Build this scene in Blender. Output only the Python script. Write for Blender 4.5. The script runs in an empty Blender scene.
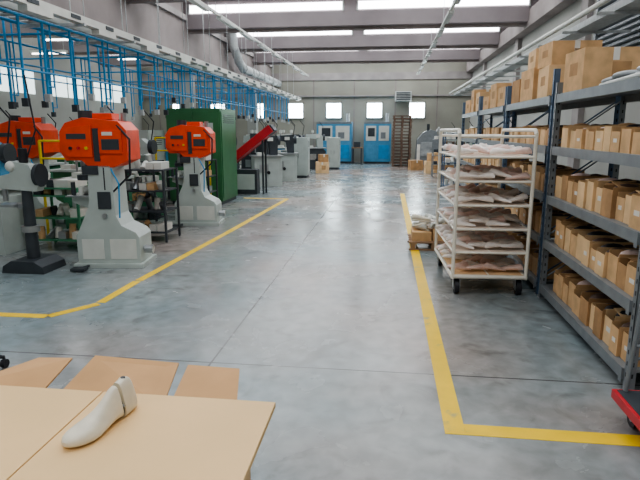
import bpy, math, random
from mathutils import Vector, Matrix, Euler
random.seed(7)
R=random.random
def U(a,b): return a+(b-a)*R()

# ---------------------------------------------------------------- materials
def mat(name,col,rough=.6,metal=0.,var=.12,scale=6.,emit=None,estr=0.,spec=.5,bump=0.,trans=0.):
    m=bpy.data.materials.new(name); m.use_nodes=True
    nt=m.node_tree; b=nt.nodes['Principled BSDF']
    b.inputs['Roughness'].default_value=rough; b.inputs['Metallic'].default_value=metal
    b.inputs['Specular IOR Level'].default_value=spec
    tc=nt.nodes.new('ShaderNodeTexCoord'); n=nt.nodes.new('ShaderNodeTexNoise')
    n.inputs['Scale'].default_value=scale; n.inputs['Detail'].default_value=5
    nt.links.new(tc.outputs['Object'],n.inputs['Vector'])
    r=nt.nodes.new('ShaderNodeValToRGB')
    r.color_ramp.elements[0].position=.3; r.color_ramp.elements[1].position=.7
    r.color_ramp.elements[0].color=tuple(c*(1-var) for c in col)+(1,)
    r.color_ramp.elements[1].color=tuple(min(1,c*(1+var)) for c in col)+(1,)
    nt.links.new(n.outputs['Fac'],r.inputs['Fac']); nt.links.new(r.outputs['Color'],b.inputs['Base Color'])
    if bump:
        bp=nt.nodes.new('ShaderNodeBump'); bp.inputs['Strength'].default_value=bump
        nt.links.new(n.outputs['Fac'],bp.inputs['Height']); nt.links.new(bp.outputs['Normal'],b.inputs['Normal'])
    if emit:
        b.inputs['Emission Color'].default_value=tuple(emit)+(1,); b.inputs['Emission Strength'].default_value=estr
    if trans: b.inputs['Transmission Weight'].default_value=trans
    return m
M={}
M['concrete']=mat('concrete',(.36,.33,.32),.85,scale=2,var=.15)
M['ceil']=mat('ceiling_concrete',(.34,.295,.305),.85,scale=1.2,var=.12)
M['girder']=mat('girder_concrete',(.30,.26,.25),.85,scale=1.2,var=.2)
M['wallfar']=mat('far_wall_paint',(.35,.34,.29),.8,scale=.8,var=.12)
M['wall']=mat('wall_paint',(.42,.42,.39),.8,scale=.8,var=.08)
M['glow']=mat('skylight_glass',(.8,.85,.9),.3,emit=(.95,.97,1),estr=8)
M['win']=mat('window_glass',(.8,.9,.95),.2,emit=(.85,.97,1),estr=16)
M['winside']=mat('side_window_glass',(.8,.9,.95),.2,emit=(.85,.97,.95),estr=1.4)
M['wframe']=mat('window_frame',(.6,.62,.6),.5)
M['white']=mat('white_enamel',(.68,.69,.64),.4,var=.06)
M['cream']=mat('cream_tube',(.82,.78,.68),.35,var=.06)
M['tray']=mat('pale_tray_card',(.74,.62,.52),.7,var=.1)
M['pressgrey']=mat('press_grey_paint',(.48,.53,.50),.45,var=.08,scale=4)
M['orange']=mat('orange_paint',(.85,.085,.025),.38,var=.15,scale=5)
M['red']=mat('red_paint',(.55,.03,.04),.4)
M['green']=mat('dark_green_paint',(.045,.17,.07),.4,var=.12,scale=3)
M['green2']=mat('green_paint',(.06,.24,.13),.45,var=.15)
M['black']=mat('black_rubber',(.02,.02,.025),.5)
M['skid']=mat('rubber_skid_mark',(.13,.14,.15),.5,var=.4,scale=20)
M['dark']=mat('dark_steel',(.06,.07,.08),.5,.3)
M['steel']=mat('steel',(.42,.44,.45),.35,.8)
M['galv']=mat('galvanised',(.54,.56,.56),.5,.3,scale=15)
M['rack']=mat('rack_steel',(.24,.26,.275),.45,.25,scale=8)
M['rackblue']=mat('rack_blue',(.10,.16,.25),.45,.1)
M['blue']=mat('blue_pipe',(.03,.30,.60),.4,var=.15)
M['cyan']=mat('cyan_machine_paint',(.10,.32,.52),.4,var=.1)
M['yellow']=mat('yellow_paint',(.80,.60,.03),.45)
M['kraft']=mat('kraft_card',(.66,.42,.22),.85,var=.16,scale=9)
M['kraft2']=mat('kraft_card_light',(.76,.52,.29),.85,var=.14,scale=7)
M['kraft3']=mat('kraft_card_dark',(.46,.27,.13),.85,var=.2,scale=7)
M['label']=mat('paper_label',(.75,.72,.66),.8)
M['ply']=mat('pale_board',(.80,.54,.27),.55,var=.05,scale=3)
M['plyedge']=mat('board_edge',(.38,.21,.08),.7)
M['flap']=mat('carton_flap',(.58,.34,.16),.8,var=.08)
M['wood']=mat('pallet_wood',(.32,.20,.12),.85,var=.25,scale=12)
M['darkwood']=mat('old_pallet_wood',(.17,.11,.08),.9,var=.3,scale=9)
M['last']=mat('last_plastic',(.74,.68,.55),.4,var=.08,scale=18)
M['pink']=mat('pink_leather',(.92,.70,.64),.55,var=.1,scale=20)
M['palepink']=mat('pale_leather',(.95,.89,.85),.55,var=.06,scale=20)
M['brownsh']=mat('brown_leather',(.12,.07,.05),.5)
M['plastic']=mat('grey_plastic_bag',(.34,.36,.37),.3,var=.25)
M['tube']=mat('fluorescent_tube',(.9,.9,.9),.4,emit=(1,1,.95),estr=5)

def floor_mat():
    m=bpy.data.materials.new('polished_concrete_floor'); m.use_nodes=True
    nt=m.node_tree; N=nt.nodes.new; L=nt.links.new; b=nt.nodes['Principled BSDF']
    tc=N('ShaderNodeTexCoord')
    def noise(s,d=6,w=0.):
        n=N('ShaderNodeTexNoise'); n.inputs['Scale'].default_value=s; n.inputs['Detail'].default_value=d
        n.inputs['Distortion'].default_value=w; L(tc.outputs['Object'],n.inputs['Vector']); return n
    def ramp(n,a,b_,c0,c1):
        r=N('ShaderNodeValToRGB'); r.color_ramp.elements[0].position=a; r.color_ramp.elements[1].position=b_
        r.color_ramp.elements[0].color=c0; r.color_ramp.elements[1].color=c1; L(n.outputs['Fac'],r.inputs['Fac']); return r
    def mix(f,a,b_,t='MIX'):
        x=N('ShaderNodeMix'); x.data_type='RGBA'; x.blend_type=t
        if isinstance(f,float): x.inputs[0].default_value=f
        else: L(f,x.inputs[0])
        for i,v in((6,a),(7,b_)):
            if isinstance(v,tuple): x.inputs[i].default_value=v
            else: L(v,x.inputs[i])
        return x.outputs[2]
    base=ramp(noise(.45,5,.4),.35,.65,(.20,.26,.28,1),(.28,.315,.315,1))
    warm=ramp(noise(.33,3,.3),.43,.63,(0,0,0,1),(.8,.8,.8,1))
    c=mix(warm.outputs['Color'],base.outputs['Color'],(.35,.285,.25,1))
    fine=ramp(noise(8,9,.3),.3,.7,(.80,.80,.80,1),(1.16,1.16,1.16,1))
    c=mix(1.,c,fine.outputs['Color'],'MULTIPLY')
    spots=ramp(noise(2.6,9,1.4),.56,.70,(1,1,1,1),(.68,.66,.65,1))
    c=mix(1.,c,spots.outputs['Color'],'MULTIPLY')
    sep=N('ShaderNodeSeparateXYZ'); L(tc.outputs['Object'],sep.inputs[0])
    def line(out,off,per,w):
        a=N('ShaderNodeMath'); a.operation='ADD'; a.inputs[1].default_value=off+1000*per; L(out,a.inputs[0])
        p=N('ShaderNodeMath'); p.operation='MODULO'; p.inputs[1].default_value=per; L(a.outputs[0],p.inputs[0])
        l=N('ShaderNodeMath'); l.operation='LESS_THAN'; l.inputs[1].default_value=w; L(p.outputs[0],l.inputs[0]); return l.outputs[0]
    lx=line(sep.outputs['X'],1.2,5.,.014); ly=line(sep.outputs['Y'],-3.42,4.6,.014)
    mx=N('ShaderNodeMath'); mx.operation='MAXIMUM'; L(lx,mx.inputs[0]); L(ly,mx.inputs[1])
    c=mix(mx.outputs[0],c,(.08,.08,.08,1))
    L(c,b.inputs['Base Color']); b.inputs['Specular IOR Level'].default_value=.68
    rr=ramp(noise(1.6,6,.5),.3,.7,(.16,.16,.16,1),(.32,.32,.32,1)); L(rr.outputs['Color'],b.inputs['Roughness'])
    bp=N('ShaderNodeBump'); bp.inputs['Strength'].default_value=.03; L(noise(5).outputs['Fac'],bp.inputs['Height']); L(bp.outputs['Normal'],b.inputs['Normal'])
    return m
M['floor']=floor_mat()
def line_mat():
    m=mat('worn_yellow_floor_paint',(.88,.58,.02),.5,var=.1,scale=4)
    nt=m.node_tree; N=nt.nodes.new; L=nt.links.new
    b=nt.nodes['Principled BSDF']; src=b.inputs['Base Color'].links[0].from_socket
    n=N('ShaderNodeTexNoise'); n.inputs['Scale'].default_value=7; n.inputs['Detail'].default_value=9
    tc=N('ShaderNodeTexCoord'); L(tc.outputs['Object'],n.inputs['Vector'])
    r=N('ShaderNodeValToRGB'); r.color_ramp.elements[0].position=.60; r.color_ramp.elements[1].position=.70; L(n.outputs['Fac'],r.inputs['Fac'])
    x=N('ShaderNodeMix'); x.data_type='RGBA'; L(r.outputs['Color'],x.inputs[0]); L(src,x.inputs[6]); x.inputs[7].default_value=(.48,.38,.15,1)
    L(x.outputs[2],b.inputs['Base Color']); return m
M['line']=line_mat()

# ---------------------------------------------------------------- mesh builder
class B:
    def __init__(s,name,loc=(0,0,0),rz=0.,sc=1.,parent=None):
        s.name=name; s.v=[]; s.f=[]; s.m=[]; s.mats=[]; s.loc=loc; s.rz=rz; s.sc=sc; s.parent=parent; s.sm=[]
    def mi(s,k):
        if k not in s.mats: s.mats.append(k)
        return s.mats.index(k)
    def add(s,vs,fs,k,smooth=False):
        o=len(s.v); s.v+= [tuple(v) for v in vs]; i=s.mi(k)
        for f in fs: s.f.append([o+a for a in f]); s.m.append(i); s.sm.append(smooth)
    def box(s,c,d,k,rot=None):
        x,y,z=[a/2 for a in d]
        vs=[Vector((a*x,b*y,e*z)) for a in(-1,1) for b in(-1,1) for e in(-1,1)]
        if rot:
            m=Euler(rot).to_matrix(); vs=[m@v for v in vs]
        vs=[v+Vector(c) for v in vs]
        s.add(vs,[(0,1,3,2),(4,6,7,5),(0,4,5,1),(2,3,7,6),(0,2,6,4),(1,5,7,3)],k)
    def bb(s,x0,x1,y0,y1,z0,z1,k): s.box(((x0+x1)/2,(y0+y1)/2,(z0+z1)/2),(abs(x1-x0),abs(y1-y0),abs(z1-z0)),k)
    def cyl(s,p0,p1,r,k,n=12,r2=None):
        p0=Vector(p0); p1=Vector(p1); r2=r if r2 is None else r2
        d=(p1-p0).normalized(); a=d.orthogonal().normalized(); b=d.cross(a)
        vs=[p0+(a*math.cos(t)+b*math.sin(t))*r for t in [2*math.pi*i/n for i in range(n)]]
        vs+=[p1+(a*math.cos(t)+b*math.sin(t))*r2 for t in [2*math.pi*i/n for i in range(n)]]
        s.add(vs,[(i,(i+1)%n,n+(i+1)%n,n+i) for i in range(n)],k,True)
        s.add(vs,[tuple(range(n))[::-1],tuple(range(n,2*n))],k)
    def tube(s,pts,r,k,n=8):
        for a,b in zip(pts[:-1],pts[1:]): s.cyl(a,b,r,k,n)
        for p in pts[1:-1]: s.ball(p,(r,r,r),k,8,5)
    def ball(s,c,rad,k,n=14,m=8,rot=None):
        vs=[];fs=[]
        for j in range(m+1):
            ph=math.pi*j/m
            for i in range(n):
                t=2*math.pi*i/n
                vs.append(Vector((rad[0]*math.sin(ph)*math.cos(t),rad[1]*math.sin(ph)*math.sin(t),rad[2]*math.cos(ph))))
        if rot:
            mm=Euler(rot).to_matrix(); vs=[mm@v for v in vs]
        vs=[v+Vector(c) for v in vs]
        for j in range(m):
            for i in range(n): fs.append((j*n+i,(j+1)*n+i,(j+1)*n+(i+1)%n,j*n+(i+1)%n))
        s.add(vs,fs,k,True)
    def prism(s,prof,a0,a1,k,axis='y'):
        n=len(prof)
        if axis=='y': vs=[(p,a0,q) for p,q in prof]+[(p,a1,q) for p,q in prof]
        elif axis=='x': vs=[(a0,p,q) for p,q in prof]+[(a1,p,q) for p,q in prof]
        else: vs=[(p,q,a0) for p,q in prof]+[(p,q,a1) for p,q in prof]
        s.add(vs,[tuple(range(n)),tuple(range(n,2*n))[::-1]]+[(i,n+i,n+(i+1)%n,(i+1)%n) for i in range(n)],k)
    def loft(s,rings,k):
        n=len(rings[0]); vs=[p for r in rings for p in r]; fs=[]
        for j in range(len(rings)-1):
            for i in range(n): fs.append((j*n+i,j*n+(i+1)%n,(j+1)*n+(i+1)%n,(j+1)*n+i))
        s.add(vs,fs,k,True)
        s.add(rings[0],[tuple(range(n))[::-1]],k); s.add(rings[-1],[tuple(range(n))],k)
    def done(s,bevel=0.,sub=0):
        me=bpy.data.meshes.new(s.name); me.from_pydata(s.v,[],s.f)
        for k in s.mats: me.materials.append(M[k])
        me.polygons.foreach_set('material_index',s.m); me.polygons.foreach_set('use_smooth',s.sm)
        me.update()
        import bmesh
        bm=bmesh.new(); bm.from_mesh(me); bmesh.ops.recalc_face_normals(bm,faces=bm.faces); bm.to_mesh(me); bm.free()
        o=bpy.data.objects.new(s.name,me); bpy.context.scene.collection.objects.link(o)
        o.location=s.loc; o.rotation_euler=(0,0,s.rz); o.scale=(s.sc,)*3
        if s.parent: o.parent=s.parent
        if bevel:
            bv=o.modifiers.new('bevel','BEVEL'); bv.width=bevel; bv.segments=2; bv.limit_method='ANGLE'; bv.angle_limit=.7
        if sub:
            sb=o.modifiers.new('sub','SUBSURF'); sb.levels=sub; sb.render_levels=sub
        return o

# ---------------------------------------------------------------- shell
XL,XR,Y0,Y1,H=-13.,4.,-4.,28.,5.3
b=B('floor'); b.bb(XL,XR,Y0,Y1,-.1,0,'floor'); b.done()
b=B('wall_right'); b.bb(XR,XR+.2,Y0,Y1,0,H,'wall')
for y in (0,5.9,12,18,24): b.bb(XR-.12,XR,y,y+.4,0,H,'concrete')
b.bb(XR-.3,XR,Y0,Y1,4.35,4.8,'girder'); b.done()
b=B('wall_left'); b.bb(XL-.2,XL,Y0,Y1,0,H,'wall'); b.done()
b=B('wall_back'); b.bb(XL,XR,Y0-.2,Y0,0,H,'wall'); b.done()
b=B('wall_far'); b.bb(XL,XR,Y1,Y1+.2,0,H,'wallfar')
b.bb(XL,XR,Y1-.06,Y1,4.05,4.4,'concrete')
b.bb(XL,XR,Y1-.1,Y1,3.25,3.32,'concrete')
x=-12.
while x<4: b.bb(x,x+.05,Y1-.02,Y1,0,4.1,'girder'); x+=2.05
b.done()
b=B('ceiling'); b.bb(XL,XR,Y0,Y1,H,H+.15,'ceil')
for k in range(-1,8):
    y=k*4.
    b.prism([(y,4.86),(y+.12,4.5),(y+.75,4.5),(y+1.0,4.8),(y+1.0,H),(y,H)],XL,XR,'ceil','x')
    b.bb(XL,XR,y+.3,y+.5,4.42,4.5,'girder')
b.done()
n=20
for k in range(0,8):
    y=k*4.
    b=B('window_%d'%n); n+=1
    b.bb(-5.75,-1.35,y-.03,y,4.9,5.10,'glow'); b.bb(-.9,3.65,y-.03,y,4.9,5.10,'glow')
    for xx in (-5.8,-1.35,-.95,3.65): b.bb(xx,xx+.05,y-.05,y,4.86,5.14,'wframe')
    b.bb(-12.5,-6.6,y-.03,y,4.9,5.10,'glow')
    b.done()
b=B('trim_girder'); b.bb(-6.3,-5.95,Y0,Y1,3.55,H,'girder'); b.bb(-6.4,-5.85,Y0,Y1,3.5,3.7,'concrete'); b.bb(-6.4,-5.85,Y0,Y1,4.7,4.85,'concrete'); b.done()
for y in (-1,6.,16.3,24.5):
    b=B('concrete_column'); b.bb(-6.35,-5.95,y,y+.4,0,3.5,'wall'); b.bb(-6.45,-5.85,y-.1,y+.5,3.3,3.5,'concrete'); b.done(.01)
for i,x in enumerate((-10.85,-8.8,-6.75,-4.7,-2.75,-.7,1.4)):
    b=B('window_%d'%(i+1)); b.bb(x-.36,x+.36,Y1-.03,Y1-.01,2.22,2.92,'win')
    for a in(-.41,.36): b.bb(x+a,x+a+.05,Y1-.06,Y1,2.17,2.97,'wframe')
    for a in(2.17,2.92): b.bb(x-.41,x+.41,Y1-.06,Y1,a,a+.05,'wframe')
    b.bb(x-.01,x+.01,Y1-.05,Y1,2.2,2.95,'wframe'); b.done()
b=B('window_10')
for i in range(7):
    y=3+i*3.4; b.bb(XL,XL+.03,y,y+2.6,2.9,3.7,'winside'); b.bb(XL,XL+.05,y+1.27,y+1.33,2.9,3.7,'wframe')
b.done()
b=B('louvre_shutter')
z=2.35
while z<4.25: b.prism([(XR-.03,z),(XR-.10,z+.02),(XR-.10,z+.05),(XR-.03,z+.1)],6.6,11.4,'rack'); z+=.1
b.bb(XR-.13,XR-.01,6.5,6.6,2.3,4.3,'rack'); b.bb(XR-.13,XR-.01,11.4,11.5,2.3,4.3,'rack'); b.bb(XR-.03,XR-.005,6.6,11.4,2.3,4.3,'dark'); b.done()

b=B('yellow_floor_line')
def strip(b,pts,w,k='line',h=.002):
    for (x0,y0),(x1,y1) in zip(pts[:-1],pts[1:]):
        d=Vector((x1-x0,y1-y0)); n_=Vector((-d.y,d.x)).normalized()*w/2
        b.prism([(x0+n_.x,y0+n_.y),(x0-n_.x,y0-n_.y),(x1-n_.x,y1-n_.y),(x1+n_.x,y1+n_.y)],0,h,k,'z')
strip(b,[(.40,14),(.40,2.70)],.11); strip(b,[(.4555,2.755),(4,2.755)],.11); b.done()
b=B('yellow_floor_line')
strip(b,[(-5,4.15),(-2.93,4.18)],.09); strip(b,[(-2.915,4.185),(-2.66,4.56)],.09); strip(b,[(-2.66,4.60),(-2.65,5.34)],.09)
strip(b,[(-2.645,5.37),(-2.5,8.22)],.09); strip(b,[(-2.5,8.23),(-2.42,10.3)],.1); strip(b,[(-2.42,10.3),(-2.34,12.5)],.1); strip(b,[(-2.30,12.56),(-3.4,12.6)],.1); b.done()
b=B('floor_skid_marks')
for cx,cy,r,a0,a1,w in ((-1.2,10.2,.9,-.6,1.1,.022),(-.9,10.5,1.0,-.9,.3,.018),(.0,11.6,1.3,2.6,3.9,.02),(-1.6,8.6,.7,.2,1.4,.015)):
    pts=[(cx+r*math.cos(a0+(a1-a0)*i/14),cy+r*1.4*math.sin(a0+(a1-a0)*i/14)) for i in range(15)]
    strip(b,pts,w,'skid',.0012)
b.done()

# ---------------------------------------------------------------- industrial shelving, right
SX0,SX1=1.5,2.1
LV=[.14,.58,1.0,1.45,1.91]
def shelving(y0,y1,post,nbox):
    b=B('industrial_shelving')
    H2=2.02 if post=='rack' else 2.15
    for y in (y0,y1-.05):
        for x in (SX0,SX1-.05):
            b.bb(x,x+.05,y,y+.005,0,H2,post); xx=x if x==SX0 else x+.045
            b.bb(xx,xx+.005,y,y+.05,0,H2,post)
            b.bb(x-.01,x+.06,y-.01,y+.06,0,.008,'steel')
            z=.1
            while z<1.95:
                b.bb(x-.0015 if x==SX0 else x+.05,x if x==SX0 else x+.0515,y+.018,y+.03,z,z+.028,'black')
                b.bb(x+.02,x+.032,y-.0015,y,z,z+.028,'black'); z+=.075
        z=.2
        for i in range(4): b.cyl((SX0+.03,y+.02,z+i*.42),(SX1-.03,y+.02,z+.4+i*.42),.008,post,6)
    for z in LV:
        b.bb(SX0+.005,SX1-.005,y0+.02,y1-.02,z-.01,z,'rack' )
        for x in (SX0-.012,SX1-.02): b.bb(x,x+.03,y0+.05,y1-.05,z-.07,z+.004,'rack')
        for y in (y0+.05,y1-.09): b.bb(SX0-.016,SX0-.012,y,y+.04,z-.09,z+.01,'rack')
    b.done(.002)
    if nbox:
        c=B('shoe_cartons')
        for li,z in enumerate(LV[:-1]):
            y=y0+.09
            while y<y1-.25:
                w=U(.12,.18); h=U(.18,.235) if li<3 else U(.15,.19); x0=SX0+U(.02,.06); d=.33; t=.004; zz=z+.001
                k=random.choice(['kraft','kraft2','kraft','kraft2','kraft3'])
                if nbox==2:
                    c.bb(x0,x0+t,y,y+w,zz,zz+h*U(.8,1),k); c.bb(x0+d,x0+d+t,y,y+w,zz,zz+h,k)
                    c.bb(x0+t,x0+d,y,y+t,zz,zz+h,k); c.bb(x0+t,x0+d,y+w-t,y+w,zz,zz+h,k); c.bb(x0+t,x0+d,y+t,y+w-t,zz,zz+.01,k)
                    c.ball((x0+.13,y+w/2,z+h-.03),(.10,w*.36,.05),random.choice(['brownsh','black','kraft3','brownsh','pink']),10,6)
                    c.ball((x0+.25,y+w/2,z+h-.035),(.07,w*.36,.05),'brownsh',10,6)
                    if R()<.3: c.box((x0+d*.4,y+w/2,z+h+.006),(d*.5,w*.9,.004),k,(U(-.2,.2),U(-.15,.15),0))
                else: c.bb(x0,x0+d,y,y+w,zz,zz+h,k)
                if R()<.35: c.bb(x0-.001,x0,y+w*.3,y+w*.7,z+h*.4,z+h*.55,'label')
                y+=w+U(.004,.02)
        c.done()
shelving(3.3,5.3,'rack',2); shelving(5.36,7.4,'rackblue',2); shelving(7.46,9.5,'rackblue',1); shelving(9.56,11.6,'rackblue',1)
def carton(x,y,z,w,d,h,rz=0,k='kraft',name='cardboard_carton'):
    b=B(name,(x,y,z),rz); b.box((0,0,h/2),(w,d,h),k); b.box((0,0,h+.0006),(w*.99,.05,.0012),'label')
    b.box((-w/2-.0006,0,h*.55),(.0012,d*.4,h*.3),'kraft3'); b.box((w*.1,-d/2-.0006,h*.5),(w*.3,.0012,h*.35),'kraft3')
    b.box((0,-d/2-.0006,h-.05),(.05,.0012,.1),'label')
    b.done(.004)
T=1.915
carton(1.80,5.02,T,.50,.42,.34,.05,'kraft')
carton(1.78,5.85,T,.5,.44,.3,-.04,'kraft2'); carton(1.76,5.87,T+.302,.46,.4,.22,.06,'kraft')
carton(1.75,6.5,T,.45,.5,.34,.03,'kraft'); carton(1.77,6.48,T+.342,.42,.4,.2,-.05,'kraft2')
carton(1.78,7.1,T,.48,.4,.28,0,'kraft3')
for i,(y,h) in enumerate(((7.9,.26),(8.5,.35),(9.1,.2),(9.9,.32),(10.5,.4),(11.1,.25))): carton(1.76,y,T,.46,.42,h,U(-.08,.08),random.choice(['kraft','kraft2']))
b=B('plastic_bag_bundle',(1.82,4.1,T+.004))
for i in range(12): b.ball((U(-.12,.1),U(-.3,.35),U(.045,.07)),(U(.1,.15),U(.12,.2),U(.03,.04)),'plastic',12,8,(U(-.1,.1),U(-.1,.1),U(0,3)))
b.cyl((-.25,-.5,.03),(-.2,.45,.02),.015,'white'); b.done()
# ---------------------------------------------------------------- shoe rack trolley
W,D=.70,1.25
b=B('shoe_rack_trolley',(.665,5.26,0),.045)
zt=1.60
tx0,tx1,ty0,ty1=0,W,0,D
for x in (tx0,tx1):
    for y in (ty0,ty1): b.cyl((x,y,.17),(x,y,zt-.04),.018,'cream',10)
    b.tube([(x,ty0,zt-.04),(x,ty0+.04,zt),(x,ty1-.04,zt),(x,ty1,zt-.04)],.018,'cream',10)
for y in (ty0,ty1):
    b.tube([(tx0,y,zt-.06),(tx1,y,zt-.06)],.014,'cream')
    b.tube([(tx0,y,.19),(tx1,y,.19)],.022,'cream')
for x in (tx0,tx1): b.tube([(x,ty0,.19),(x,ty1,.19)],.022,'cream')
TR=[.20,.43,.66,.89,1.12,1.35]
for z in TR:
    b.tube([(tx0,ty0,z),(tx1,ty0,z)],.012,'cream'); b.tube([(tx0,ty1,z),(tx1,ty1,z)],.012,'cream')
    for x in(tx0,tx1): b.tube([(x,ty0,z),(x,ty1,z)],.012,'cream')
    b.bb(tx0+.01,tx1-.01,ty0+.01,ty1-.01,z-.004,z+.004,'tray' if z>.3 else 'kraft2')
    b.bb(tx0+W/2-.007,tx0+W/2+.007,ty0,ty1,z-.01,z+.01,'cream')
for x in (tx0+.05,tx1-.05):
    for y in (ty0+.06,ty1-.06):
        b.cyl((x-.022,y,.076),(x+.022,y,.076),.074,'black',22); b.cyl((x-.025,y,.076),(x+.025,y,.076),.035,'steel',12)
        b.bb(x-.034,x-.028,y-.03,y+.03,.06,.165,'steel'); b.bb(x+.028,x+.034,y-.03,y+.03,.06,.165,'steel'); b.bb(x-.04,x+.04,y-.05,y+.05,.165,.18,'steel')
trol=b.done()
def upper(b,x,y,z,rz,k,s=1.,tilt=0.):
    c,sn=math.cos(rz),math.sin(rz)
    prof=[(0,.02,.035),(.03,.052,.075),(.08,.062,.072),(.13,.07,.06),(.18,.082,.045),(.23,.075,.036),(.26,.045,.026),(.27,.015,.015)]
    rings=[]
    for l,w,h in prof:
        r=[]
        for i in range(10):
            a=2*math.pi*i/10; px=w/2*math.cos(a)*(1-.3*max(0,math.sin(a))); pz=h*(.5+.5*math.sin(a)); py=l-.13
            pz+=max(0,tilt)*l+max(0,-tilt)*(.27-l)
            px*=s;py*=s;pz*=s
            r.append((x+px*c-py*sn,y+px*sn+py*c,z+pz))
        rings.append(r)
    b.loft(rings,k)
b=B('shoe_uppers',parent=trol)
for z in TR:
    for j in range(8):
        for i in range(4):
            if R()<.92: upper(b,.10+i*.165,.13+j*.142,z+.008+U(0,.02),math.pi/2*(1 if (i+j)%2 else -1)+U(-.5,.5),random.choice(['pink','palepink','palepink','palepink','pink']),.86,U(-.2,.2))
b.done()
b=B('wooden_pallet',(.62,7.55,0))
for i in range(4): b.bb(-.3,.3,-.3+i*.16,-.3+i*.16+.11,.1,.12,'wood')
for x in(-.27,0,.22): b.bb(x,x+.06,-.3,.3,.02,.1,'wood')
for y in(-.3,.24): b.bb(-.3,.3,y,y+.06,0,.02,'wood')
b.done(.003)
b=B('pile_of_shoe_lasts',(.62,7.55,.121))
b.bb(-.26,.0,-.24,.2,0,.12,'kraft'); b.bb(.02,.28,-.2,.24,0,.16,'kraft2')
for i in range(34): upper(b,U(-.17,.19),U(-.16,.16),U(.1,.28),U(0,6),random.choice(['last','palepink','white']),.95)
b.done()
b=B('red_platform_trolley',(1.58,2.62,0))
b.bb(-.3,.45,-.02,.36,.13,.18,'red'); b.bb(-.28,.43,0,.34,.18,.186,'dark')
for x in(-.20,.37):
    for y in(.06,.28):
        b.cyl((x-.018,y,.05),(x+.018,y,.05),.05,'black',18); b.bb(x-.025,x-.02,y-.03,y+.03,.05,.13,'steel'); b.bb(x+.02,x+.025,y-.03,y+.03,.05,.13,'steel'); b.cyl((x-.02,y,.05),(x+.02,y,.05),.02,'steel')
b.tube([(-.24,.33,.18),(-.20,.33,.80),(-.17,.33,.86),(.36,.33,.86),(.39,.33,.80),(.41,.33,.18)],.013,'rack',10)
b.tube([(-.23,.33,.45),(.40,.33,.45)],.01,'rack',10); b.done(.003)

# ---------------------------------------------------------------- work table foreground + last + carton flaps
b=B('work_table')
b.bb(-.862,-.315,.35,1.465,.782,.8,'ply'); b.bb(-1.7,-.866,.35,1.465,.782,.8,'ply')
b.bb(-1.69,-.325,.36,1.455,.765,.782,'plyedge')
for x in (-1.62,-.45):
    for y in (.45,): b.bb(x,x+.06,y,y+.06,0,.765,'wood')
b.done(.002)
def opencarton(name,x0,x1,y0,y1,z1,flaps):
    b=B(name); t=.006
    b.bb(x0,x1,y0,y0+t,.0,z1,'kraft2'); b.bb(x0,x1,y1-t,y1,0,z1,'kraft2'); b.bb(x0,x0+t,y0,y1,0,z1,'kraft2'); b.bb(x1-t,x1,y0,y1,0,z1,'kraft2'); b.bb(x0,x1,y0,y1,0,t,'kraft2')
    for pts in flaps:
        vs=[Vector(p) for p in pts]; b.add(vs+[v-Vector((0,0,.006)) for v in vs],[(0,1,2,3),(7,6,5,4),(0,4,5,1),(1,5,6,2),(2,6,7,3),(3,7,4,0)],'flap')
    b.done()
opencarton('open_cardboard_box',-1.05,-.40,.75,1.47,.755,[[(-.655,1.47,.757),(-.44,1.47,.757),(-.50,1.73,.775),(-.70,1.76,.765)],[(-1.04,1.47,.757),(-.675,1.47,.757),(-.735,1.76,.77),(-1.02,1.70,.81)]])
opencarton('open_cardboard_box',-1.62,-1.09,.75,1.47,.755,[[(-1.44,1.47,.757),(-1.1,1.47,.757),(-1.09,1.67,.81),(-1.24,1.70,.79)]])
# hinged shoe last: heel block + forepart, flat cone top, saw-cut between them (toe towards the near left)
b=B('shoe_last',(-.722,1.395,.8),math.radians(165),.88)
def lring(l,w,zb,zt_,tw,e=.55):
    r=[]; bend=.010*math.sin(math.pi*min(1,l/.29))
    for i in range(28):
        a=2*math.pi*i/28; s_=math.sin(a); c_=math.cos(a)
        sx=math.copysign(abs(c_)**.6,c_); sz=math.copysign(abs(s_)**e,s_)
        t=.5+.5*sz; f=1-(1-tw)*max(0,(t-.30)/.70)**.9
        r.append((w/2*sx*f-bend+.01,l+(.022*(t**1.2) if l<.03 else 0),zb+(zt_-zb)*t))
    return r
heel=[lring(*a) for a in [(-.004,.022,.006,.100,.9,.6),(0,.040,.003,.112,.75,.6),(.010,.056,.0,.118,.6,.5),(.028,.066,.0,.121,.52,.42),(.050,.070,.0,.121,.48,.4),(.078,.068,.0,.116,.46,.4)]]
fore=[lring(*a) for a in [(.090,.066,.006,.112,.46,.4),(.107,.067,.009,.108,.44,.45),(.122,.069,.009,.098,.42,.55),(.145,.075,.007,.082,.44,.65),(.170,.084,.004,.068,.50,.7),(.20,.095,.0,.056,.60,.7),(.225,.097,.0,.049,.70,.7),(.25,.088,.002,.042,.80,.7),(.270,.068,.005,.036,.86,.7),(.283,.042,.008,.030,.9,.8),(.289,.018,.012,.025,.9,.9)]]
b.loft(heel,'last'); b.loft(fore,'last')
mid=[lring(.077,.052,.008,.062,.7,.6),lring(.091,.052,.010,.062,.7,.6)]; b.loft(mid,'dark')
b.cyl((.005,.046,.115),(.005,.046,.1222),.0075,'dark',16); b.cyl((-.032,.084,.045),(.038,.084,.045),.004,'steel',10)
b.done()

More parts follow.
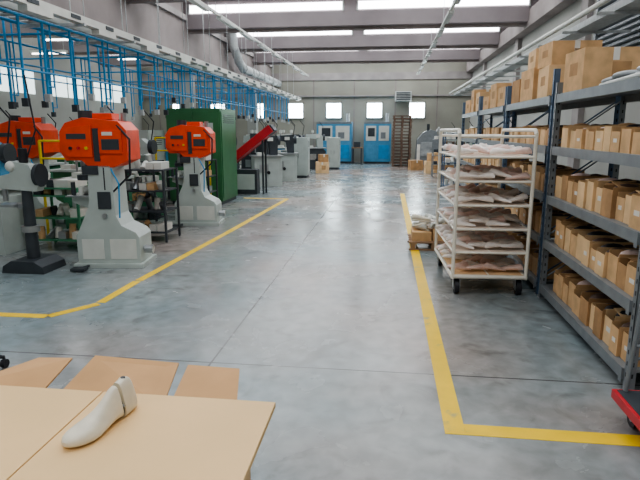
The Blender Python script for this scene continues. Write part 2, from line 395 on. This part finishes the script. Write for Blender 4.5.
# ---------------------------------------------------------------- presses
def press(x,y,sc=1.,rz=0.,name='sole_press_machine'):
    b=B(name,(x,y,0),rz,sc)
    b.prism([(-.34,0.05),(.40,0.05),(.40,.36),(.36,.42),(.20,.50),(.14,.62),(.12,1.2),(-.14,1.2),(-.16,.75),(-.30,.45),(-.34,.38)],-.22,.22,'pressgrey')
    b.prism([(-.38,.0),(.44,.0),(.44,.05),(-.38,.05)],-.27,.27,'pressgrey')
    b.bb(.05,.36,-.226,-.22,.1,.34,'white'); b.bb(-.28,-.02,-.226,-.22,.1,.34,'white')
    b.prism([(-.44,1.36),(-.43,1.58),(-.36,1.68),(-.16,1.74),(.24,1.70),(.33,1.60),(.33,1.26),(.16,1.18),(-.12,1.18),(-.20,1.26),(-.38,1.26)],-.22,.22,'orange')
    b.prism([(-.40,1.38),(-.40,1.56),(-.32,1.63),(-.06,1.66),(-.06,1.30),(-.34,1.30)],-.25,-.22,'orange')
    b.bb(.02,.28,-.245,-.22,1.34,1.60,'orange'); b.bb(.05,.25,-.25,-.245,1.38,1.50,'dark'); b.bb(-.05,.015,-.235,-.22,1.25,1.62,'dark')
    b.bb(-.34,-.12,-.256,-.25,1.50,1.56,'dark'); b.bb(.06,.18,-.251,-.245,1.54,1.58,'label')
    for i in range(3): b.cyl((-.3+i*.09,-.25,1.40),(-.3+i*.09,-.27,1.40),.018,('black','red','yellow')[i],10)
    b.cyl((-.20,-.02,1.72),(-.20,-.02,1.82),.08,'dark',16); b.bb(-.08,.14,-.12,.12,1.72,1.79,'orange'); b.cyl((.22,.05,1.70),(.22,.05,1.80),.035,'steel',12)
    b.cyl((-.26,0,1.26),(-.26,0,1.06),.05,'steel',16); b.cyl((-.26,0,1.08),(-.26,0,1.02),.10,'dark',16)
    b.cyl((-.10,-.15,1.2),(-.10,-.15,1.0),.03,'white',12); b.cyl((.04,-.20,1.18),(.04,-.20,.92),.022,'black',12)
    b.bb(-.20,-.02,-.24,-.12,1.1,1.2,'dark')
    b.prism([(-.40,.76),(-.14,.66),(-.14,.82),(-.38,.84)],-.1,.1,'pressgrey'); b.ball((-.28,0,.90),(.07,.13,.05),'white')
    b.bb(-.44,-.10,-.2,.2,.835,.85,'steel')
    b.cyl((-.28,-.12,.85),(-.28,-.12,.95),.03,'white',12); b.cyl((-.38,-.1,.85),(-.38,-.1,1.0),.025,'dark',12)
    b.bb(-.05,.10,-.235,-.22,.7,.9,'dark'); b.cyl((.02,-.235,.62),(.02,-.25,.62),.03,'steel',12)
    b.tube([(.2,-.2,1.68),(.38,-.27,1.5),(.36,-.27,1.1),(.13,-.2,.9)],.012,'black',8)
    b.tube([(.1,-.2,1.2),(.22,-.26,1.0),(.2,-.25,.6)],.01,'blue',8)
    b.tube([(-.2,-.26,0.03),(-.25,-.4,.03)],.015,'dark'); b.box((-.25,-.42,.03),(.16,.12,.03),'dark')
    b.cyl((.42,-.1,.2),(.52,-.1,.2),.05,'steel',12)
    b.done(.01)
press(-3.30,6.1,1.0,.12); press(-3.27,9.0,.97,.1); press(-5.5,7.9,1.0)
def pedestal(x,y):
    b=B('pedestal_riveting_machine',(x,y,0))
    b.prism([(-.26,0),(.26,0),(.24,.08),(.14,.14),(-.14,.14),(-.24,.08)],-.22,.22,'dark')
    b.cyl((0,0,.12),(0,0,.95),.075,'dark',16,.055); b.cyl((0,0,.45),(0,0,.52),.1,'steel',16)
    b.prism([(-.32,.95),(.16,.92),(.2,1.0),(.1,1.22),(-.1,1.26),(-.14,1.12),(-.32,1.08)],-.07,.07,'pressgrey')
    b.cyl((.16,0,1.1),(.2,0,1.1),.13,'dark',20); b.cyl((-.27,0,.95),(-.27,0,.8),.03,'steel'); b.bb(-.36,-.1,-.1,.1,.74,.77,'steel'); b.bb(-.12,0,-.03,.03,.72,.78,'steel')
    b.cyl((0,0,1.24),(0,0,1.4),.05,'black',14); b.ball((-.12,-.06,1.2),(.06,.06,.06),'white'); b.tube([(.05,0,1.3),(.15,.05,1.6),(.05,.1,2.2)],.01,'black')
    b.done(.006)
pedestal(-4.08,5.7)
def swivel(x,y):
    b=B('swivel_work_stool',(x,y,0))
    for i in range(5):
        a=i*2*math.pi/5+.2; p=(.28*math.cos(a),.28*math.sin(a)); b.cyl((0,0,.12),(p[0],p[1],.075),.02,'black',8,.014)
        b.cyl((p[0]-.015,p[1],.03),(p[0]+.015,p[1],.03),.03,'black',12); b.cyl((p[0],p[1],.03),(p[0],p[1],.08),.01,'black',8)
    b.cyl((0,0,.1),(0,0,.48),.025,'steel'); b.cyl((0,0,.48),(0,0,.54),.18,'black',24)
    b.done(.01)
swivel(-2.85,3.12)

def parts_rack(x,y,w=.8,d=.5,h=1.05,name='parts_rack',k='dark'):
    b=B(name,(x,y,0))
    for a in(-w/2,w/2):
        for c in(-d/2,d/2): b.bb(a-.015,a+.015,c-.015,c+.015,0,h,k)
    for z in (.15,.45,.75,h):
        b.bb(-w/2,w/2,-d/2,d/2,z-.02,z,k)
        for i in range(6):
            q=-w/2+.1+i*(w-.2)/5; kk=random.choice(['white','white','steel','kraft','dark','label','white'])
            if R()<.5: b.cyl((q,U(-.15,.1)-.05,z),(q,U(-.15,.1)-.05,z+U(.08,.2)),.045,kk,12)
            else: b.box((q,-.05,z+.05),(.11,.3,.1),kk)
    b.done(.002)
parts_rack(-3.55,7.6); parts_rack(-4.4,6.9,.7,.5,.85,k='green2'); parts_rack(-3.6,10.0,.6); parts_rack(-4.1,8.7,.6,.4,1.1)
def bench_machine(x,y,body='green2',top='pressgrey',head='green',rz=0,s=1.,name='stitching_machine'):
    b=B(name,(x,y,0),rz,s)
    b.prism([(-.4,0),(.4,0),(.4,.75),(.3,.85),(-.4,.85)],-.3,.3,body); b.bb(-.32,.3,-.306,-.3,.12,.7,body); b.bb(-.26,.0,-.312,-.306,.4,.64,top)
    b.bb(-.46,.44,-.36,.34,.85,.89,top)
    b.prism([(.1,.89),(.32,.89),(.32,1.35),(.2,1.45),(-.35,1.42),(-.38,1.2),(-.3,1.18),(-.22,1.27),(.06,1.24)],-.1,.1,head)
    b.cyl((.32,0,1.3),(.4,0,1.3),.13,'dark',18); b.cyl((-.32,0,1.2),(-.32,0,.95),.018,'steel'); b.cyl((-.1,0,1.43),(-.1,0,1.62),.02,'steel'); b.cyl((-.1,0,1.5),(-.1,0,1.6),.05,'white')
    b.box((.1,-.12,1.34),(.16,.03,.1),'white'); b.box((-.2,-.1,.93),(.2,.2,.08),'white'); b.cyl((.0,-.31,.4),(.0,-.33,.4),.05,'black',14)
    b.tube([(.3,.1,1.4),(.36,.12,1.75),(.2,.1,1.95)],.012,'black',6)
    b.done(.008)
for a in [(-4.45,7.9),(-5.3,6.6,'pressgrey','white','cyan'),(-4.6,9.5,'green2','dark','pressgrey'),
 (-5.7,9.6,'green','pressgrey','orange'),(-7.1,9.2,'dark','white','green'),(-7.6,11.2,'green2','pressgrey','white'),
 (-5.4,12.4,'dark','white','cyan'),(-7.0,12.6,'green2','white','orange'),(-4.6,14.9,'dark','pressgrey','pressgrey'),(-3.5,15.6,'pressgrey','steel','dark',.4),
 (-5.6,15.4,'green2','white','white'),(-3.3,17.3,'pressgrey','steel','dark',.2),(-4.4,17.9,'dark','steel','pressgrey'),
 (-3.4,19.8,'pressgrey','steel','dark'),(-4.9,20.5,'dark','white','green'),(-7.4,15.5,'pressgrey','white','cyan'),
 (-8.8,14.0,'green','white','pressgrey'),(-7.6,19.0,'pressgrey','white','orange'),(-9.5,17.5,'dark','steel','green'),
 (-9.0,11.0,'dark','steel','green'),(-4.3,23.0,'cyan','white','white'),(-3.0,22.6,'dark','steel','pressgrey',.3),(-5.5,22.4,'green','steel','white')]: bench_machine(*a)
def cabinet(x0,x1,y0,y1,h,k='green',name='green_control_cabinet'):
    b=B(name); b.bb(x0,x1,y0,y1,.08,h,k); b.bb(x0+.03,x1-.03,y0+.03,y1-.03,0,.08,'dark')
    w=(x1-x0)/2
    for i in range(2):
        b.bb(x0+i*w+.02,x0+(i+1)*w-.02,y0-.015,y0,.14,h-.06,k); b.bb(x0+w+(-.08 if i==0 else .05),x0+w+(-.05 if i==0 else .08),y0-.04,y0-.015,h*.5,h*.5+.14,'steel')
    for i in range(6): b.bb(x0+.15,x0+w-.15,y0-.019,y0-.015,.3+i*.04,.315+i*.04,'dark')
    b.bb(x1,x1+.015,y0+.06,y1-.06,.14,h-.06,k)
    for i in range(5): b.bb(x1+.015,x1+.019,y0+.2,y1-.2,h-.3+i*.04,h-.285+i*.04,'dark')
    b.bb(x0+w+.15,x1-.15,y0-.02,y0-.015,h-.45,h-.3,'pressgrey'); b.done(.01)
cabinet(-4.7,-3.52,11.3,12.5,2.05); cabinet(-5.3,-4.8,10.6,11.4,1.6,'pressgrey','grey_control_cabinet')
cabinet(-3.4,-2.7,18.3,18.9,1.35,'pressgrey','grey_control_cabinet'); cabinet(-4.1,-3.6,16.1,16.7,1.5,'dark','grey_control_cabinet'); cabinet(-2.5,-2.0,22.5,23.2,1.3,'pressgrey','grey_control_cabinet')
def guard(x0,y0,x1,y1,h=1.45):
    b=B('yellow_guard_rail')
    b.cyl((x0,y0,0),(x0,y0,h),.02,'yellow'); b.cyl((x1,y1,0),(x1,y1,h),.02,'yellow')
    for z in(h,h-.25): b.tube([(x0,y0,z),(x1,y1,z)],.016,'yellow')
    for p in((x0,y0),(x1,y1)): b.bb(p[0]-.06,p[0]+.06,p[1]-.06,p[1]+.06,0,.01,'yellow')
    b.done()
guard(-4.95,7.3,-4.1,7.3); guard(-4.6,10.45,-3.5,10.45)
b=B('red_inclined_conveyor',(-3.5,13.6,0),0,1.12)
b.box((0,0,1.02),(1.4,.38,.11),'red',(0,-.65,0)); b.box((0,-.2,1.05),(1.4,.03,.18),'red',(0,-.65,0)); b.box((0,.2,1.05),(1.4,.03,.18),'red',(0,-.65,0))
b.box((0,0,1.085),(1.3,.3,.03),'black',(0,-.65,0)); b.box((.5,0,1.42),(.22,.36,.16),'dark',(0,-.65,0))
for x,z in((-.4,.70),(.35,1.22)):
    for y in(-.15,.15): b.bb(x-.02,x+.02,y-.02,y+.02,0,z,'dark')
b.bb(-.45,.2,-.14,.14,.0,.55,'dark'); b.bb(-.4,.15,-.15,-.14,.1,.45,'pressgrey'); b.done(.004)
carton(-2.45,20.6,0,.5,.5,.42,.1,'kraft2'); carton(-2.42,20.6,.421,.34,.36,.28,.3,'kraft3')
def bluecab(x0,x1,y):
    b=B('blue_moulding_machine'); w=x1-x0
    b.bb(x0,x1,y,y+.9,.1,2.0,'cyan'); b.bb(x0+.05,x1-.05,y+.05,y+.85,0,.1,'dark')
    b.bb(x0+.1,x0+w*.45,y-.03,y,1.1,1.8,'white'); b.bb(x0+w*.55,x1-.1,y-.03,y,1.1,1.8,'white')
    b.bb(x0+.1,x0+w*.45,y-.03,y,.25,.9,'cyan'); b.bb(x0+w*.55,x1-.1,y-.03,y,.25,.9,'blue'); b.bb(x0,x1,y-.01,y,1.9,2.0,'rack')
    b.bb(x0+w*.15,x0+w*.4,y-.04,y-.03,1.3,1.7,'dark'); b.bb(x0+w*.62,x0+w*.8,y-.04,y-.03,1.2,1.5,'rack'); b.cyl((x1-.2,y+.3,2),(x1-.2,y+.3,2.4),.08,'galv'); b.done(.01)
bluecab(-3.45,-1.75,26.6); bluecab(-1.15,.15,26.6)
b=B('workshop_desk',(-1.45,26.3,0)); b.bb(-.25,.25,-.2,.3,.75,.79,'wood'); b.bb(-.22,-.18,-.17,.27,0,.75,'dark'); b.bb(.18,.22,-.17,.27,0,.75,'dark'); b.bb(-.15,.15,-.1,.1,.79,1.05,'dark'); b.done()
def pallets(x,y,n,w=.42):
    b=B('pallet_stack',(x,y,0))
    for i in range(n):
        z=i*.14; o=U(-.02,.02)
        for j in range(5): b.bb(-w+o,w+o,-.5+j*.22,-.5+j*.22+.12,z+.11,z+.13,'darkwood')
        for xx in(-w+.02,-.04,w-.1): b.bb(xx+o,xx+.08+o,-.5,.5,z+.02,z+.11,'darkwood')
        b.bb(-w+o,w+o,-.5,-.4,z,z+.02,'darkwood'); b.bb(-w+o,w+o,.4,.5,z,z+.02,'darkwood')
    b.done()
pallets(.62,25.0,16); pallets(2.85,24.3,8,.45)
b=B('wrapped_machine_pallet',(1.7,24.2,0))
b.bb(-.6,.6,-.5,.5,0,.14,'wood'); b.prism([(-.5,.14),(.55,.14),(.56,1.0),(.35,1.55),(.1,1.62),(-.2,1.5),(-.45,1.2)],-.4,.4,'rack'); b.bb(-.3,.2,-.43,-.4,.5,1.1,'plastic'); b.bb(.25,.45,-.44,-.4,.3,.8,'dark'); b.bb(-.45,-.32,-.42,-.4,.2,1.0,'label')
b.cyl((0,-.3,1.5),(0,-.3,1.85),.06,'dark'); b.tube([(.3,0,1.4),(.48,0,1.7),(.52,0,1.3),(.52,0,.4)],.04,'galv'); b.done(.04)
carton(1.7,21.,0,.55,.5,.45,.1,'kraft2'); carton(1.7,21.05,.451,.40,.4,.3,-.1,'kraft'); carton(2.35,20.8,0,.5,.5,.6,0,'kraft3'); carton(1.15,22.6,0,.5,.5,.4,.2,'kraft3')
for a in [(2.9,18.2,'pressgrey','white','dark'),(3.0,22.5,'cyan','white','pressgrey'),(2.4,16.5,'dark','steel','green'),(2.6,13.6,'pressgrey','steel','white'),(2.7,26.,'dark','steel','pressgrey')]: bench_machine(*a,name='finishing_machine')
parts_rack(2.0,19.2,.9,.5,1.3,k='rack'); parts_rack(1.9,15.0,.8,.5,1.5,k='rackblue')
b=B('wall_heater',(.7,27.7,3.0)); b.bb(-.4,.4,-.28,.28,0,.45,'wframe')
for i in range(5): b.bb(-.34,.34,-.3,-.28,.05+i*.08,.09+i*.08,'dark')
b.done(.01)

# ---------------------------------------------------------------- overhead services
b=B('overhead_cable_tray')
X,Z=-4.8,3.05
b.bb(X-.22,X-.20,-2,26.5,Z,Z+.12,'galv'); b.bb(X+.20,X+.22,-2,26.5,Z,Z+.12,'white')
y=-2.
while y<26.4: b.bb(X-.2,X+.2,y,y+.16,Z,Z+.01,'galv'); y+=.25
b.cyl((X-.08,-2,Z+.04),(X-.08,26.5,Z+.04),.03,'black'); b.cyl((X+.05,-2,Z+.035),(X+.05,26.5,Z+.035),.025,'dark')
b.cyl((X+.36,-2,Z+.10),(X+.36,26.5,Z+.10),.05,'white'); b.cyl((X-.36,-2,Z+.02),(X-.36,26.5,Z+.02),.03,'blue')
b.bb(X+.50,X+.62,-2,26.5,Z-.02,Z+.08,'white')
y=-1.6
while y<26:
    b.cyl((X-.21,y,Z),(X-.21,y,H if abs((y%4)-.5)>.6 else 4.6),.008,'galv',6); b.cyl((X+.44,y,Z),(X+.44,y,4.9),.008,'galv',6); b.bb(X-.4,X+.64,y-.02,y+.02,Z-.05,Z-.01,'galv'); y+=1.5
y=-1.
while y<26:
    b.bb(X+.62,X+.63,y,y+.22,Z+.01,Z+.06,'dark'); y+=.9
y=3.
while y<26: b.bb(X+.50,X+.62,y,y+.5,Z-.09,Z-.02,'white'); y+=1.6
b.done()
b=B('blue_service_pipes')
for row,(X,zt,st) in enumerate(((-4.5,2.98,.55),(-5.4,3.2,.75),(-7.4,3.3,1.1))):
    y=4.2
    while y<25:
        zb=U(2.16,2.3) if (row==0 and 11<y<12.7) else U(1.95,2.15)
        b.cyl((X,y,zt),(X,y,zb),.018,'blue',8)
        if R()<.6: b.tube([(X,y+.16,zt),(X,y+.16,zb+.1),(X-.0,y,zb+.1)],.012,'blue',6)
        b.bb(X-.04,X+.04,y-.03,y+.03,zb-.1,zb,'dark' if R()<.5 else 'galv')
        y+=st*U(.8,1.25)
    b.cyl((X,4,zt),(X,25,zt),.022,'blue',8)
    b.cyl((X+.05,4,zt-.65),(X+.05,25,zt-.65),.014,'blue',8)
for y in (5,7.5,10,12.5,15,17.5,20): b.cyl((-4.5,y,2.93),(-7.4,y,2.93),.016,'blue',8); b.cyl((-7.4,y,2.93),(-7.4,y,3.3),.016,'blue',8)
b.done()
b=B('overhead_cable_tray')
X,Z=3.2,3.2
b.bb(X-.15,X+.15,2,27,Z,Z+.01,'galv'); b.bb(X-.16,X-.15,2,27,Z,Z+.1,'galv'); b.bb(X+.15,X+.16,2,27,Z,Z+.1,'galv'); b.cyl((X-.35,2,Z+.1),(X-.35,27,Z+.1),.04,'white')
y=2.3
while y<27: b.bb(X-.4,XR-.14,y-.02,y+.02,Z-.05,Z-.01,'galv'); b.cyl((X+.1,y,Z),(XR-.14,y,Z+.5),.012,'galv',6); y+=1.5
b.done()
for X in (-3.9,1.3):
    b=B('suspended_light_trunking'); b.bb(X-.03,X+.03,4,27,4.15,4.2,'white')
    y=4.5
    while y<26.5:
        b.cyl((X,y,4.2),(X,y,4.5 if abs((y%4)-.4)<.35 else H),.006,'galv',6)
        b.bb(X-.06,X+.06,y+.2,y+1.4,4.09,4.15,'wframe'); y+=2
    b.done()
for (x,y) in ((-8.5,10),(-8.5,14),(-8.5,18),(-10.5,12.4),(-10.5,16.4),(-7.5,7.5),(-7.6,22)):
    b=B('fluorescent_lamp'); b.bb(x-.6,x+.6,y-.08,y+.08,3.95,4.02,'white'); b.cyl((x-.55,y,3.93),(x+.55,y,3.93),.025,'tube')
    for a in(-.5,.5): b.cyl((x+a,y,4.02),(x+a,y,4.5 if y%4<.8 else H),.006,'galv',6)
    b.done()
b=B('ventilation_duct')
b.tube([(-5.55,27.9,3.9),(-5.55,21,3.9),(-5.55,20.4,4.1),(-5.55,19.8,4.5),(-5.55,19.5,5.3)],.16,'galv',16)
for y in range(21,28): b.cyl((-5.55,y,3.9),(-5.55,y+.04,3.9),.175,'steel',16)
b.bb(-5.84,-5.6,24,24.05,3.85,3.9,'steel'); b.done()

# ---------------------------------------------------------------- lights
def area(name,loc,sx,sy,e,col=(1,1,1),rot=(0,0,0)):
    l=bpy.data.lights.new(name,'AREA'); l.shape='RECTANGLE'; l.size=sx; l.size_y=sy; l.energy=e; l.color=col
    o=bpy.data.objects.new(name,l); o.location=loc; o.rotation_euler=rot; bpy.context.scene.collection.objects.link(o)
for k in range(-1,7):
    area('skylight_lamp',(-1.1,k*4+2.4,5.22),8.6,1.6,(142 if k<3 else 205),(.92,.97,1)); area('skylight_lamp',(-9.6,k*4+2.4,5.22),5.5,1.4,50,(.92,1,.98))
w=bpy.data.worlds.new('world'); bpy.context.scene.world=w; w.use_nodes=True
w.node_tree.nodes['Background'].inputs[0].default_value=(.8,.9,1,1); w.node_tree.nodes['Background'].inputs[1].default_value=.5
try:
    bpy.context.scene.view_settings.look='AgX - Medium High Contrast'
except Exception as e: print(e)

cam=bpy.data.cameras.new('camera'); co=bpy.data.objects.new('camera',cam); bpy.context.scene.collection.objects.link(co)
co.location=(0,0,1.6); co.rotation_euler=(math.radians(90-11.5),0,math.radians(7.04)); cam.sensor_width=36; cam.lens=30.375
bpy.context.scene.camera=co
